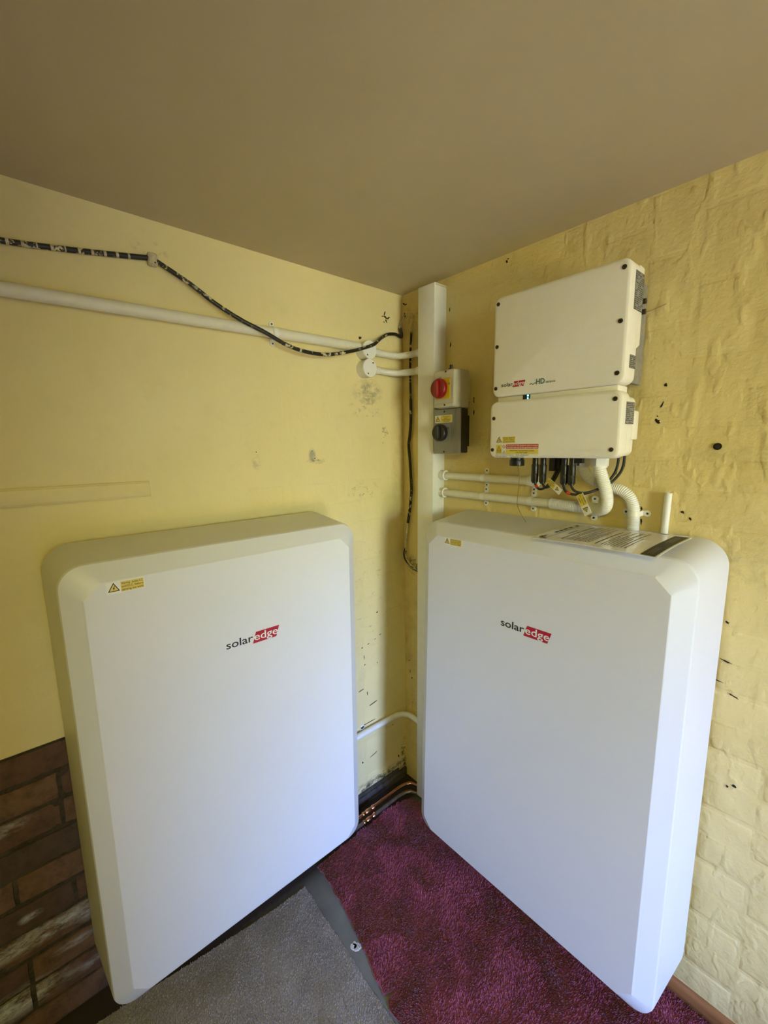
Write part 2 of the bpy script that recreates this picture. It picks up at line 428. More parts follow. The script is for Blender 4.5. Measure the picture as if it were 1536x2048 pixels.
# ================================================================== the room
XE, YB = 4.6, -2.7
struct('floor', G().box((-.12, YB - .1, -.06), (XE + .1, .15, 0)), 'bare_concrete')
struct('ceiling', G().box((-.12, YB - .1, H), (XE + .1, .15, H + .06)), 'ceiling_paint')
wall_left = struct('wall_left', G().box((-.12, YB - .1, 0), (0, .15, H)), 'paint_left')
g = G(); R_ = Matrix.Rotation(WANG, 3, 'Z')
g.box((-.05, 0, 0), (1.9, .12, H)); g.v = [tuple(R_ @ Vector(p)) for p in g.v]
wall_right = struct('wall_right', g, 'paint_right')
g = G().box((1.9, .0005, 0), (XE + .2, .12, H)); g.v = [tuple(R_ @ Vector(p)) for p in g.v]
struct('wall_right_beyond', g, 'unseen_dark_brick')
struct('wall_back', G().box((-.12, YB - .1, 0), (XE + .1, YB, H)), 'unseen_dark_brick')
struct('wall_end', G().box((XE, YB, 0), (XE + .1, DOOR['y0'], H)).box((XE, DOOR['y1'], 0), (XE + .1, .03, H))
       .box((XE, DOOR['y0'], DOOR['z1']), (XE + .1, DOOR['y1'], H)), 'unseen_dark_brick')
struct('wall_added_stub', G().box((2.5, YB, 0), (2.6, -1.22, H)), 'unseen_dark_brick')  # unseen stub added to keep door light off the left battery
struct('wall_added_outside', G().box((9.0, -9, -.06), (9.2, 4, 2.60)), 'outside_ground')  # unseen wall added to hide the low sky from the door
struct('ground_outside', G().box((XE + .1, -14, -.12), (30, 12, -.06)), 'outside_ground')

# painted and bare brickwork ---------------------------------------------------
CO = .0825; OFF = .0465; BL = .225
def brick_mesh(name, w, h, th, bev, mat, fr):
    """a brick face: w x h, standing th proud, with a soft arris"""
    o_ = [(-w / 2, -h / 2), (w / 2, -h / 2), (w / 2, h / 2), (-w / 2, h / 2)]
    i_ = [(x * (1 - 2 * bev / w), z * (1 - 2 * bev / h)) for x, z in o_]
    m_ = [(x * (1 - .8 * bev / w), z * (1 - .8 * bev / h)) for x, z in o_]
    g = G().loft([[(x, -.004, z) for x, z in o_], [(x, 0, z) for x, z in o_], [(x, th * .7, z) for x, z in m_], [(x, th, z) for x, z in i_]])
    return mesh_from(g, fr, (0, 0, 0), mat, name, smooth=60)
bm_cache = {}
def lay_brick(fr, parent, u0, u1, z0, z1, th, bev, mat):
    w, h = round(u1 - u0, 4), round(z1 - z0, 4)
    key = (fr, w, h, round(th, 5), bev, mat)
    if key not in bm_cache: bm_cache[key] = brick_mesh('brick', w, h, th, bev, mat, fr)
    o = bpy.data.objects.new('brick', bm_cache[key]); COL.objects.link(o); o.parent = parent
    uc, zc = (u0 + u1) / 2, (z0 + z1) / 2
    if fr == 'L': o.location = (0, uc, zc); o.rotation_euler = (0, 0, math.pi / 2)
    else: o.location = R_ @ Vector((uc, 0, zc)); o.rotation_euler = (0, 0, WANG)
    o.rotation_euler.y += random.uniform(-.004, .004)
    return o
J = .009
def course(fr, parent, k, ua, ub, th, bev, mat, z0=None, jit=.3):
    z0 = OFF + k * CO if z0 is None else z0
    z1 = min(z0 + CO, H)
    u = ua + (0 if k % 2 else -BL / 2)
    while u < ub:
        a, b = max(u, ua), min(u + BL, ub)
        if b - a > .03: lay_brick(fr, parent, round(a + J / 2, 4), round(b - J / 2, 4), z0 + J / 2, z1 - J / 2, th, bev, mat)
        u += BL
def nk(z): return int(round((z - OFF) / CO))
# right wall: courses over the part of it in view
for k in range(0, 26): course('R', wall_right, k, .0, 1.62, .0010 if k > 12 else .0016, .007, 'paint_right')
# left wall: painted courses (faint above, clearer low down beside the corner)
for k in range(0, 26):
    z = OFF + k * CO
    if z < .80: course('L', wall_left, k, -.465 - BL * .5, -.015, .0016, .006, 'paint_left')
    elif z < 1.4: course('L', wall_left, k, -1.585, -.01, .0010, .007, 'paint_left')
    else: course('L', wall_left, k, -1.585, -.01, .0004, .008, 'paint_left')
# bare masonry low on the left, standing on the old mortar bed
def rough(u, z, k=1.0): return (noise.noise((u * 22, z * 40, 1.7)) * .5 + noise.noise((u * 70, z * 95, 4.2)) * .5) * k
nu, nz = 170, 100; vs = []
for j in range(nz + 1):
    for i in range(nu + 1):
        y, z = -2.0 + 1.4 * i / nu, .826 * j / nz
        vs.append((.0012 + .0060 * rough(y, z), y, z))
fs = [(j * (nu + 1) + i, j * (nu + 1) + i + 1, (j + 1) * (nu + 1) + i + 1, (j + 1) * (nu + 1) + i) for j in range(nz) for i in range(nu)]
struct('wall_left_masonry', G().add(vs, fs).box((-.02, -2.0, 0), (.0002, -.60, .826)), 'mortar', smooth=60)
def bare_brick_mesh(w, h, seed):
    a, b = 8, 3; vs = []
    for j in range(b + 1):
        for i in range(a + 1):
            x, z = -w / 2 + w * i / a, -h / 2 + h * j / b
            e = (1 if i in (0, a) else 0) + (1 if j in (0, b) else 0)
            vs.append((x + rough(x + seed, z, .004), .0050 + rough(x + seed * 3.1, z + seed, .004) - .003 * e, z + rough(z + seed, x, .004)))
    fs = [(j * (a + 1) + i, j * (a + 1) + i + 1, (j + 1) * (a + 1) + i + 1, (j + 1) * (a + 1) + i) for j in range(b) for i in range(a)]
    ring = list(range(a + 1)) + [j * (a + 1) + a for j in range(1, b + 1)] + [b * (a + 1) + i for i in range(a - 1, -1, -1)] + [j * (a + 1) for j in range(b - 1, 0, -1)]
    n0 = len(vs)
    for r in ring: vs.append((vs[r][0], -.012, vs[r][2]))
    for k in range(len(ring)): k2 = (k + 1) % len(ring); fs.append((ring[k], n0 + k, n0 + k2, ring[k2]))
    return mesh_from(G().add(vs, fs), 'L', (0, 0, 0), 'bare_brick', 'brick', smooth=70)
BARE = {(L_, q): bare_brick_mesh(L_ - .011, CO - .012, 1.3 + q * 2.7 + L_) for L_ in (BL, BL / 2) for q in range(5)}
mas = bpy.data.objects['wall_left_masonry']
for k in range(10):
    u = -1.95 + (.11 if k % 2 else 0) - (.06 if k % 3 == 0 else 0)
    while u < -.85:
        L_ = BL if random.random() < .75 else BL / 2
        o = bpy.data.objects.new('brick', BARE[(L_, random.randrange(5))]); COL.objects.link(o); o.parent = mas
        o.location = (random.uniform(.001, .006), u + L_ / 2, (k + .5) * CO + random.uniform(-.002, .002)); o.rotation_euler = (0, random.uniform(-.012, .012), math.pi / 2)
        u += L_
struct('trim_1', G().box((0, -.62, 0), (.012, -.005, .045)).box((0, -.40, .04), (.006, -.05, .062)), 'mortar', bevel=.004)
# skirting on the right wall
g = G().prism([(0, 0), (.02, 0), (.02, .022), (.012, .038), (.004, .045), (0, .045)], lambda d, z, u: (u, -d, z), .62, 2.4)
g.v = [tuple(R_ @ Vector(p)) for p in g.v]
struct('baseboard_right', g, 'varnished_wood', smooth=50)
# small chips and nail holes in the paint
def chip(fr, parent, u, z, w, h, ang=0.0, name='paint_chip', mat='hole_dark', d=.0018):
    n = 11; pts = []; w *= .82; h *= .82
    for k in range(n):
        a = 2 * math.pi * k / n; rr = random.uniform(.45, 1.2)
        x, y = w / 2 * math.cos(a) * rr, h / 2 * math.sin(a) * rr
        pts.append((x * math.cos(ang) - y * math.sin(ang), x * math.sin(ang) + y * math.cos(ang)))
    g = G().loft([[(x, -.002, y) for x, y in pts], [(x, d, y) for x, y in pts]])
    me = mesh_from(g, fr, (0, 0, 0), mat, name); o = bpy.data.objects.new(name, me); COL.objects.link(o); o.parent = parent
    if fr == 'L': o.location = (0, u, z); o.rotation_euler = (0, 0, math.pi / 2)
    else: o.location = R_ @ Vector((u, 0, z)); o.rotation_euler = (0, 0, WANG)
for u, z, w, h, a in ((.489, 2.157, .012, .010, 0), (.494, 2.164, .006, .006, 0), (.953, 1.627, .022, .014, -.5), (.952, 1.640, .006, .005, 0),
                      (.965, 1.717, .008, .016, .3), (.960, 1.668, .007, .022, -.4), (.932, 1.396, .005, .014, 0), (.934, 1.360, .006, .026, 0),
                      (1.027, 1.395, .012, .008, -.5), (1.043, 1.381, .012, .009, -.6), (1.139, 1.134, .011, .008, -.4), (.882, 1.513, .004, .022, -.1),
                      (.862, 1.491, .004, .020, -.1), (.368, 1.734, .006, .024, 0), (.369, 1.690, .006, .020, 0), (.253, 2.066, .006, .026, -.1),
                      (.257, 1.942, .005, .026, 0), (1.188, .715, .014, .010, -.3), (1.176, .706, .008, .008, 0), (1.168, .95, .024, .004, -.4), (1.145, 1.034, .030, .004, -.25),
                      (1.135, .978, .03, .004, -.2), (.011, 2.146, .016, .012, -.5), (.022, 2.141, .022, .008, .1), (.016, 2.100, .010, .026, .3),
                      (.030, .60, .012, .006, .2), (.034, .55, .006, .02, 0), (.045, .52, .010, .010, 0), (.05, .40, .007, .007, 0), (1.30, .10, .010, .012, .3), (1.12, .19, .008, .016, .4)):
    chip('R', wall_right, u, z, w, h, a)
for u, z, w, h, a in ((-.098, 2.093, .026, .008, 1.15), (-.092, 2.080, .034, .009, -.35), (-.078, 2.080, .020, .007, .6), (-.090, 2.068, .016, .009, -.9), (-.101, 2.062, .008, .006, .2), (-.108, 2.082, .014, .004, .1), (-.226, .378, .10, .0035, .0), (-.222, 1.983, .020, .016, .3),
                      (-.251, .735, .012, .009, .6), (-.242, .690, .006, .03, .1), (-.218, .742, .022, .004, .2), (-.180, .752, .016, .004, .2), (-.15, .765, .018, .005, .2),
                      (-.264, .203, .012, .009, .5), (-.229, .521, .006, .03, 0), (-.26, .545, .035, .004, .15), (-.20, .458, .06, .004, .15), (-.085, .30, .006, .006, 0),
                      (-.20, .21, .05, .004, .2), (-.31, .885, .010, .006, .4), (-.24, .655, .010, .007, .5), (-.17, .64, .006, .012, 0), (-.165, .87, .014, .006, .4),
                      (-.05, .12, .010, .02, 0), (-.16, .075, .006, .012, .3), (-1.19, .90, .022, .005, .25), (-.445, 1.535, .006, .005, 0)):
    chip('L', wall_left, u, z, w, h, a)

# ================================================================== the two batteries
BW, BH, BD = .7864, 1.1823, .25
def battery(label, fr, base, dmin, tilt, yaw, sticker_rows, sticker_at, logo_at, logo_w, sticker_w, sticker_h):
    t = thing('home_battery', label, 'battery', base, fr, 'wall-hung white batteries')
    t.o.rotation_euler.z += yaw
    t.base = Vector((0, 0, 0))
    sh = lambda d, z: d + tilt * (z - .6)
    prof = [(.022, -.0175, .064, 0), (.030, -.018, .064, 0), (.214, -.0008, .052, 0), (.2205, .0018, .05, 0), (.2465, .0365, .036, .5), (.249, .0395, .034, 1), (.25, .0415, .0335, 1)]
    loops = []
    for d, i, r, ch in prof:
        a = rrect(i, i, BW - i, BH - i, r, 8); b = rrect(i, i, BW - i, BH - i, r, 8, True)
        loops.append([(x0 + (x1 - x0) * ch, sh(d, z0 + (z1 - z0) * ch), z0 + (z1 - z0) * ch) for (x0, z0), (x1, z1) in zip(a, b)])
    part(t, 'casing', G().loft(loops), 'white_enamel', smooth=13)
    part(t, 'upper_bracket', G().box((.10, dmin, .75), (BW - .10, sh(.022, .9), 1.05)), 'galvanised'); part(t, 'lower_bracket', G().box((.14, dmin, .10), (BW - .14, sh(.022, .2), .30)), 'galvanised')
    fd = lambda z: sh(.2501, z)
    u, z = logo_at
    logo(t, on_front(u, z, fd(z) + .0004, tilt), logo_w)
    u, z = sticker_at
    warning_sticker(t, on_front(u, z, fd(z), tilt), sticker_w, sticker_h, sticker_rows)
    return t
ISO = ['Warning - Isolate A.C.', 'and D.C. before', 'carrying out work']
bL = battery('white battery hung on the left wall above the bare bricks and grey carpet', 'L', (-.4457 - BW, -.0035, .1467), .0070, .0126, .0008,
             ISO, (.084, 1.112), (.334, .889), .155, .075, .027)
part(bL, 'scratch', G().tube([(-.0176 + (d - .03) * .0935, d, 1.0925 + (d - .0635) * .048) for d in (.064, .09, .12, .16, .203)], [.0004, .0008, .0010, .0009, .0004], 6), 'print_brown')
bR = battery('white battery on the right wall with a printed sheet lying on top', 'R', (.3276, .0036, .1367), .0065, -.0268, .0068,
             ['DO NOT DISCONNECT', 'D.C. PLUGS AND SOCKETS', 'UNDER LOAD - TURN OFF', 'A.C. SUPPLY FIRST'], (.109, 1.118), (.331, .903), .155, .070, .0235)

# ================================================================== inverter
def rounded_cover(t, name, u0, z0, u1, z1, d0, d1, r, mat):
    return part(t, name, shell(G(), u0, z0, u1, z1, r, [(d0, .001), (d0 + .004, 0), (d1 - .007, 0), (d1 - .003, .0018), (d1 - .0008, .005), (d1, .0085)], 6), mat, smooth=30)
inv = thing('solar_inverter', 'large white inverter box with six screws and black side label high on right wall', 'inverter', (.738, 0, 1.71), 'R')
cov = rounded_cover(inv, 'cover', .555, 1.714, .922, 1.996, .094, .160, .020, 'inverter_white')
part(inv, 'rear_hood', G().prism([(1.990, .066), (1.992, .098), (1.796, .098), (1.812, .066)], lambda z, d, u: (u, d, z), .560, .9195), 'inverter_white', bevel=.003)
hs = G().box((.572, .012, 1.735), (.908, .020, 1.968)).box((.900, .012, 1.722), (.911, .095, 1.966)).box((.570, .012, 1.722), (.581, .095, 1.966)).box((.575, .080, 1.725), (.906, .095, 1.965))
for k in range(14): hs.box((.592 + k * .0225, .018, 1.728), (.5945 + k * .0225, .085, 1.962))
part(inv, 'heat_sink', hs, 'galvanised')
for z in (1.922, 1.897):
    b_ = part(inv, 'bracket_bolt', G().cyl((.905, .042, z), (.919, .042, z), .0065, 10), 'dark_steel')
part(inv, 'wire_end', G().tube(spline([(.915, .040, 1.896), (.925, .030, 1.899), (.940, .015, 1.907), (.952, .005, 1.914)], 4), .0011, 6), 'wire_brown')
for u, z in ((.907, 1.975), (.906, 1.857), (.906, 1.739), (.569, 1.976), (.568, 1.858), (.567, 1.739)): screw(inv, u, .1602, z)
fn = on_front(.586, 1.7375, .1604)
logo(inv, fn, .078)
part(inv, 'model_lettering', put(put(G(), text_2d('HD', width=.025, size=.020, bold=.02), on_front(.697, 1.7370, .1605)), flat([(0, 0), (.006, .003), (.010, -.001), (.016, .003), (.019, .002), (.019, .0045), (.016, .0052), (.010, .0012), (.006, .0052), (0, .0022)]), on_front(.677, 1.7372, .1605)), 'logo_teal')
part(inv, 'wave_lettering', put(G(), text_2d('wave', width=.027, size=.0100), on_front(.725, 1.7372, .1605)), 'print_black')
def rating_label(t, d0, d1, z0, z1, u, code=False):
    w, h = d0 - d1, z1 - z0; fn = on_side(d0, z0, u)
    l = part(t, 'rating_label', plate([(0, 0), (w, 0), (w, h), (0, h)], fn, .0005, True), 'sticker_grey', label='grey rating label')
    g = G(); f2 = lift(fn, .0008, True)
    for k in range(int(h / .0045)):
        y = h - .003 - k * .0045; x = .002
        while x < w - .006:
            L_ = random.uniform(.003, .014)
            if random.random() < .7: put(g, rect(x, y - .0020, min(x + L_, w - .002), y), f2)
            x += L_ + .002
    put(g, rect(0, 0, w, .0012), f2); put(g, rect(0, h - .0012, w, h), f2); put(g, rect(0, 0, .0009, h), f2); put(g, rect(w - .0009, 0, w, h), f2)
    part(t, 'label_print', g, 'print_black', l)
rating_label(inv, .1310, .0775, 1.886, 1.972, .9222)
rating_label(inv, .1340, .0970, 1.752, 1.7825, .9222)

con = thing('connection_unit', 'low white inverter connection box with warning stickers, cables leaving below', 'connection box', (.738, 0, 1.535), 'R')
rounded_cover(con, 'cover', .548, 1.535, .922, 1.7005, .112, .160, .020, 'inverter_white')
rounded_cover(con, 'rear_housing', .556, 1.539, .9165, 1.690, .055, .116, .016, 'inverter_white')
part(con, 'switch_housing', G().box((.895, .035, 1.580), (.9205, .075, 1.655)), 'inverter_white', bevel=.005)
part(con, 'neck', G().box((.566, .085, 1.690), (.905, .146, 1.7135)), 'inverter_white', bevel=.002)
part(con, 'wall_plate', G().box((.60, .004, 1.55), (.86, .055, 1.68)), 'galvanised')
part(con, 'status_window', G().box((.650, .140, 1.699), (.672, .1475, 1.7135)), 'print_black')
part(con, 'status_light', G().cyl((.666, .146, 1.7105), (.666, .1485, 1.7105), .0026, 10).cyl((.666, .146, 1.7035), (.666, .1485, 1.7035), .0022, 10), 'led_blue', label='small glowing blue status light')
for u, z in ((.906, 1.679), (.904, 1.557), (.563, 1.652), (.560, 1.558)): screw(con, u, .1602, z)
warning_sticker(con, on_front(.572, 1.577, .1602), .067, .021, ISO, tri_w=.023)
def dual_label():
    w, h = .142, .040; fn = on_front(.5715, 1.5355, .1602)
    s = part(con, 'supply_label', plate([(0, 0), (w, 0), (w, h), (0, h)], fn, .0004), 'sticker_white', label='white, red and yellow supply warning label')
    f1, f2 = lift(fn, .0006), lift(fn, .0009)
    part(con, 'red_panel', put(G(), rect(.036, .0255, .140, .0385), f1), 'sticker_red', s)
    part(con, 'yellow_panel', put(put(G(), rect(.002, .0110, .022, .0375), f1), rect(.036, .0105, .140, .0235), f1), 'sticker_yellow', s)
    g = G(); lines(g, f2, ['Do not work on this equipment until it is isolated', 'from both mains and on-site generation supplies'], .038, .138, .0375, .0056, .0058)
    part(con, 'white_lettering', g, 'sticker_white', s)
    g = G(); lines(g, f2, ['WARNING: this terminal contains', 'a live dual supply'], .040, .136, .0225, .0054, .0056)
    lines(g, f2, ['WARNING', 'DUAL SUPPLY'], .003, .021, .0185, .0034, .0036)
    lines(g, f2, ['Isolate on-site generating system at:', 'Isolate mains supply at:'], .0015, .062, .0098, .0045, .0042, 'l')
    triangle_ring(g, f2, .012, .0255, .0080, .26); bolt(g, f2, .012, .0250, .0070); triangle_ring(g, f2, .0295, .0145, .0052, .3); bolt(g, f2, .0295, .0142, .0042)
    part(con, 'black_print', g, 'print_brown', s)
    g = G(); put(g, text_2d('AC Isolator', width=.042, size=.0060), f2, .070, .0058); put(g, text_2d('Consumer Unit', width=.046, size=.0056), f2, .050, .0012)
    part(con, 'handwriting', g, 'print_green', s)
    ring = [(.0295 + .0048 * math.cos(a * .3927), .0320 + .0048 * math.sin(a * .3927)) for a in range(16)]; ri = [(.0295 + .0036 * math.cos(a * .3927), .0320 + .0036 * math.sin(a * .3927)) for a in range(16)]
    g = G().add([f2(*p) for p in ring + ri], [(k, (k + 1) % 16, 16 + (k + 1) % 16, 16 + k) for k in range(16)])
    put(g, flat([(.0262, .0346), (.0270, .0354), (.0328, .0294), (.0320, .0286)]), f2)
    part(con, 'prohibition_sign', g, 'sticker_red', s)
dual_label()
rating_label(con, .1335, .0805, 1.6195, 1.6725, .9222)
part(con, 'embossed_logo', put(G(), text_2d('solaredge', width=.075, size=.015), on_front(.808, 1.552, .1603)), 'inverter_white')
part(con, 'cable_gland', G().cyl((.609, .100, 1.536), (.609, .100, 1.526), .020, 12).cyl((.609, .100, 1.527), (.609, .100, 1.508), .0225, 12), 'black_plastic', bevel=.002)
part(con, 'conduit_gland', G().cyl((.846, .078, 1.538), (.846, .078, 1.512), .0225, 6).cyl((.846, .078, 1.538), (.846, .078, 1.508), .0195, 16), 'white_plastic')
part(con, 'conduit_gland', G().cyl((.790, .060, 1.538), (.790, .060, 1.512), .0205, 8), 'white_plastic')
part(con, 'aerial_socket', G().box((.788, .095, 1.520), (.812, .110, 1.537)).cyl((.800, .103, 1.522), (.800, .103, 1.513), .003, 8), 'black_plastic')
part(con, 'spare_socket', G().cyl((.722, .092, 1.538), (.722, .092, 1.496), .0115, 10).cyl((.733, .080, 1.538), (.733, .080, 1.502), .011, 10), 'black_plastic')

# ================================================================== solar cables under the inverter
def solar_cable(label, pu, pd, path, band):
    t = thing('solar_cable', label, 'cable', (pu, pd, 1.46), 'R', 'black plug-in solar cables')
    g = G().cyl((pu, pd, 1.5345), (pu, pd, 1.512), .0085, 10).cyl((pu, pd, 1.514), (pu, pd, 1.486), .0105, 10).cyl((pu, pd, 1.490), (pu, pd, 1.484), .0085, 10).cyl((pu, pd, 1.486), (pu, pd, 1.462), .0108, 8).cyl((pu, pd, 1.463), (pu, pd, 1.458), .008, 10)
    part(t, 'plug', g, 'black_plastic', bevel=.001)
    P = spline([(pu, pd, 1.466)] + path, 6); part(t, 'sheath', G().tube(P, .0036, 8), 'black_rubber', smooth=60)
    if band:
        i = int(len(P) * band); part(t, 'coloured_band', G().tube(P[i:i + 4], .0042, 8), 'tape_red', label='red tape band')
solar_cable('black solar cable with red band, leftmost plug under the inverter', .673, .105, [(.677, .106, 1.454), (.689, .108, 1.442), (.706, .106, 1.446), (.719, .098, 1.464), (.729, .085, 1.495), (.735, .070, 1.5375)], .20)
solar_cable('black solar cable, second plug from the left under the inverter', .698, .105, [(.701, .106, 1.455), (.710, .106, 1.447), (.724, .100, 1.458), (.737, .085, 1.495), (.745, .070, 1.5375)], 0)
solar_cable('black solar cable with red band, third plug from the left, sweeping right', .762, .105, [(.763, .107, 1.454), (.773, .107, 1.438), (.795, .100, 1.432), (.824, .085, 1.438), (.850, .060, 1.455), (.868, .045, 1.482), (.878, .042, 1.510), (.881, .045, 1.548)], .26)
solar_cable('black solar cable, plug nearest the white flexible conduit, sweeping right', .784, .105, [(.786, .107, 1.454), (.796, .105, 1.442), (.812, .098, 1.438), (.832, .085, 1.442), (.860, .056, 1.458), (.882, .042, 1.486), (.892, .040, 1.512), (.896, .045, 1.548)], 0)
def cable_tag(label, o, ax, w, L_, rows):
    """a folded plastic flag; o = top left corner, ax = direction it hangs"""
    t = thing('cable_tag', label, 'tag', o, 'R', 'yellow and white cable tags')
    ax = Vector(ax).normalized(); pr = Vector((ax.z, 0, -ax.x)); O = Vector(o)   # pr: across the strip
    fn = lambda x, y: tuple(O + ax * x + pr * y + Vector((0, .012 * x / L_, 0)))
    part(t, 'strip', plate([(0, 0), (L_, 0), (L_, w), (0, w)], fn, .0008), 'sticker_white')
    part(t, 'yellow_panel', put(G(), rect(.001, .0008, L_ * .55, w - .0008), lift(fn, .0011)), 'sticker_yellow')
    g = G(); lines(g, lift(fn, .0014), rows, .003, L_ * .53, w - .001, (w - .002) / 3, (w - .002) / 3 * .9)
    part(t, 'lettering', g, 'print_brown')
    cx, cy, s = L_ * .76, w * .5, w * .36
    tri = [(cx - s * .8, cy - s), (cx + s * 1.0, cy), (cx - s * .8, cy + s)]
    part(t, 'triangle_fill', put(G(), flat(tri), lift(fn, .0011)), 'sticker_yellow')
    g = G(); ti = [(cx + (x - cx) * .68 , cy + (y - cy) * .68) for x, y in tri]
    g.add([lift(fn, .0014)(*p) for p in tri + ti], [(0, 1, 4, 3), (1, 2, 5, 4), (2, 0, 3, 5)])
    put(g, flat([(cx - s * .35, cy - s * .1), (cx + s * .35, cy - s * .05), (cx + s * .35, cy + s * .05), (cx - s * .35, cy + s * .15)]), lift(fn, .0014))
    part(t, 'hazard_triangle', g, 'print_black')
TAG = ['Danger', 'D.C. cable live', 'in daylight']
cable_tag('yellow tag tucked between the two pairs of solar plugs', (.716, .101, 1.4765), (.046, 0, -.031), .018, .058, TAG)
cable_tag('yellow and white tag hanging over the lower conduit beside the bend', (.8150, .100, 1.4400), (.032, 0, -.052), .021, .062, TAG)
t = thing('thin_wire', 'single thin brown wire dangling from the black gland', 'wire', (.612, .1, 1.34), 'R')
part(t, 'strand', G().tube(spline([(.612, .100, 1.510), (.617, .102, 1.490), (.621, .104, 1.462), (.617, .104, 1.402), (.620, .105, 1.382), (.630, .104, 1.362), (.640, .103, 1.3475), (.649, .103, 1.335)], 6), .0009, 6), 'wire_brown')

# ================================================================== trunking, isolators
tr = thing('cable_trunking', 'tall white square trunking running up the corner beside the isolators', 'trunking', (.19, 0, .03), 'R')
def leanbox(u0, u1, d0, d1, z0, z1):
    g = G().box((u0, d0, z0), (u1, d1, z1)); g.v = [(x + .0085 * (z - 2.15), d, z) for x, d, z in g.v]; return g
part(tr, 'channel', leanbox(.1585, .2365, .0, .064, .02, 2.146), 'white_plastic', bevel=.0015)
part(tr, 'lid', leanbox(.157, .238, .060, .0685, .02, 2.149), 'white_plastic', bevel=.002)
part(tr, 'end_cap', leanbox(.1565, .2385, .0, .0675, 2.1485, 2.1515), 'white_plastic', bevel=.001)
tr.o['label'] = 'tall white square trunking running up the corner beside the isolators'

iu = thing('rotary_isolator', 'ivory rotary isolator with a red knob on a yellow plate', 'isolator', (.32, 0, 1.705), 'R', 'rotary isolators beside the trunking')
part(iu, 'back_block', G().box((.285, .002, 1.73), (.355, .040, 1.81)), 'switch_ivory')
part(iu, 'base_box', shell(G(), .274, 1.7045, .3735, 1.8345, .008, [(.038, 0), (.085, 0)], 4), 'switch_ivory')
lid = part(iu, 'lid', shell(G(), .274, 1.7045, .3735, 1.8345, .012, [(.085, 0), (.088, 0), (.108, .002), (.113, .004), (.115, .007)], 5), 'switch_ivory', smooth=25)
part(iu, 'screw_ledge', G().box((.279, .1125, 1.7075), (.366, .1165, 1.7195)), 'switch_ivory', bevel=.0018)
part(iu, 'yellow_plate', G().box((.287, .1145, 1.7345), (.3535, .1175, 1.8035)), 'plate_yellow', bevel=.001)
kb = part(iu, 'knob', G().cyl((.318, .117, 1.769), (.318, .126, 1.769), .021, 24).tube([(.318, .126, 1.769), (.318, .128, 1.769), (.318, .139, 1.769), (.318, .142, 1.769)], [.031, .0335, .0335, .031], 32), 'knob_red', smooth=40)
part(iu, 'knob_grip', shell(G(), .3085, 1.7395, .3275, 1.7985, .009, [(.141, 0), (.149, .001), (.152, .004)], 5), 'knob_red', kb)
screw(iu, .333, .115, 1.8255, .0035, parent=None); screw(iu, .330, .1165, 1.7135, .0035)
part(iu, 'cable_gland', G().cyl((.336, .09, 1.832), (.336, .09, 1.8385), .0095, 10).cyl((.336, .09, 1.838), (.336, .09, 1.850), .0055, 10), 'black_plastic')
part(iu, 'lettering', put(G(), text_2d('ON', size=.007, bold=.02), on_front(.3445, 1.781, .1178)), 'print_brown')
part(iu, 'lettering', put(G(), text_2d('OFF', size=.006, bold=.02), on_front(.303, 1.8065, .1156)), 'print_brown')

il = thing('rotary_isolator', 'grey rotary isolator with black base and black knob, below the red one', 'isolator', (.31, 0, 1.545), 'R', 'rotary isolators beside the trunking')
part(il, 'back_block', G().box((.265, .002, 1.57), (.350, .040, 1.68)), 'black_plastic')
part(il, 'base_box', shell(G(), .2460, 1.5460, .3705, 1.7020, .006, [(.038, 0), (.074, 0)], 4), 'black_plastic')
part(il, 'front_cover', shell(G(), .2445, 1.5440, .3700, 1.7030, .004, [(.072, 0), (.0785, 0), (.080, .0012)], 3), 'switch_grey', smooth=25)
part(il, 'side_rib', G().box((.3455, .0795, 1.5460), (.3490, .0815, 1.7010)), 'switch_grey')
part(il, 'knob_plate', G().box((.262, .0795, 1.5870), (.3265, .083, 1.6535)), 'switch_grey', bevel=.0015)
kb = part(il, 'knob', G().cyl((.293, .082, 1.620), (.293, .090, 1.620), .019, 24).tube([(.293, .090, 1.620), (.293, .092, 1.620), (.293, .106, 1.620), (.293, .109, 1.620)], [.0285, .0308, .0308, .0285], 32), 'black_plastic', smooth=40)
part(il, 'knob_grip', shell(G(), .284, 1.5935, .302, 1.6465, .008, [(.108, 0), (.116, .001), (.119, .004)], 5), 'black_plastic', kb)
screw(il, .298, .080, 1.6945, .0035); screw(il, .297, .080, 1.5515, .0035)
warning_sticker(il, on_front(.2535, 1.6555, .0801), .081, .0265, ['PV array D.C.', 'isolator -', 'contains live parts', 'during daylight'])
g = G(); put(g, text_2d('ON', size=.007, bold=.02), on_front(.3125, 1.633, .0834)); part(il, 'lettering', g, 'print_black')

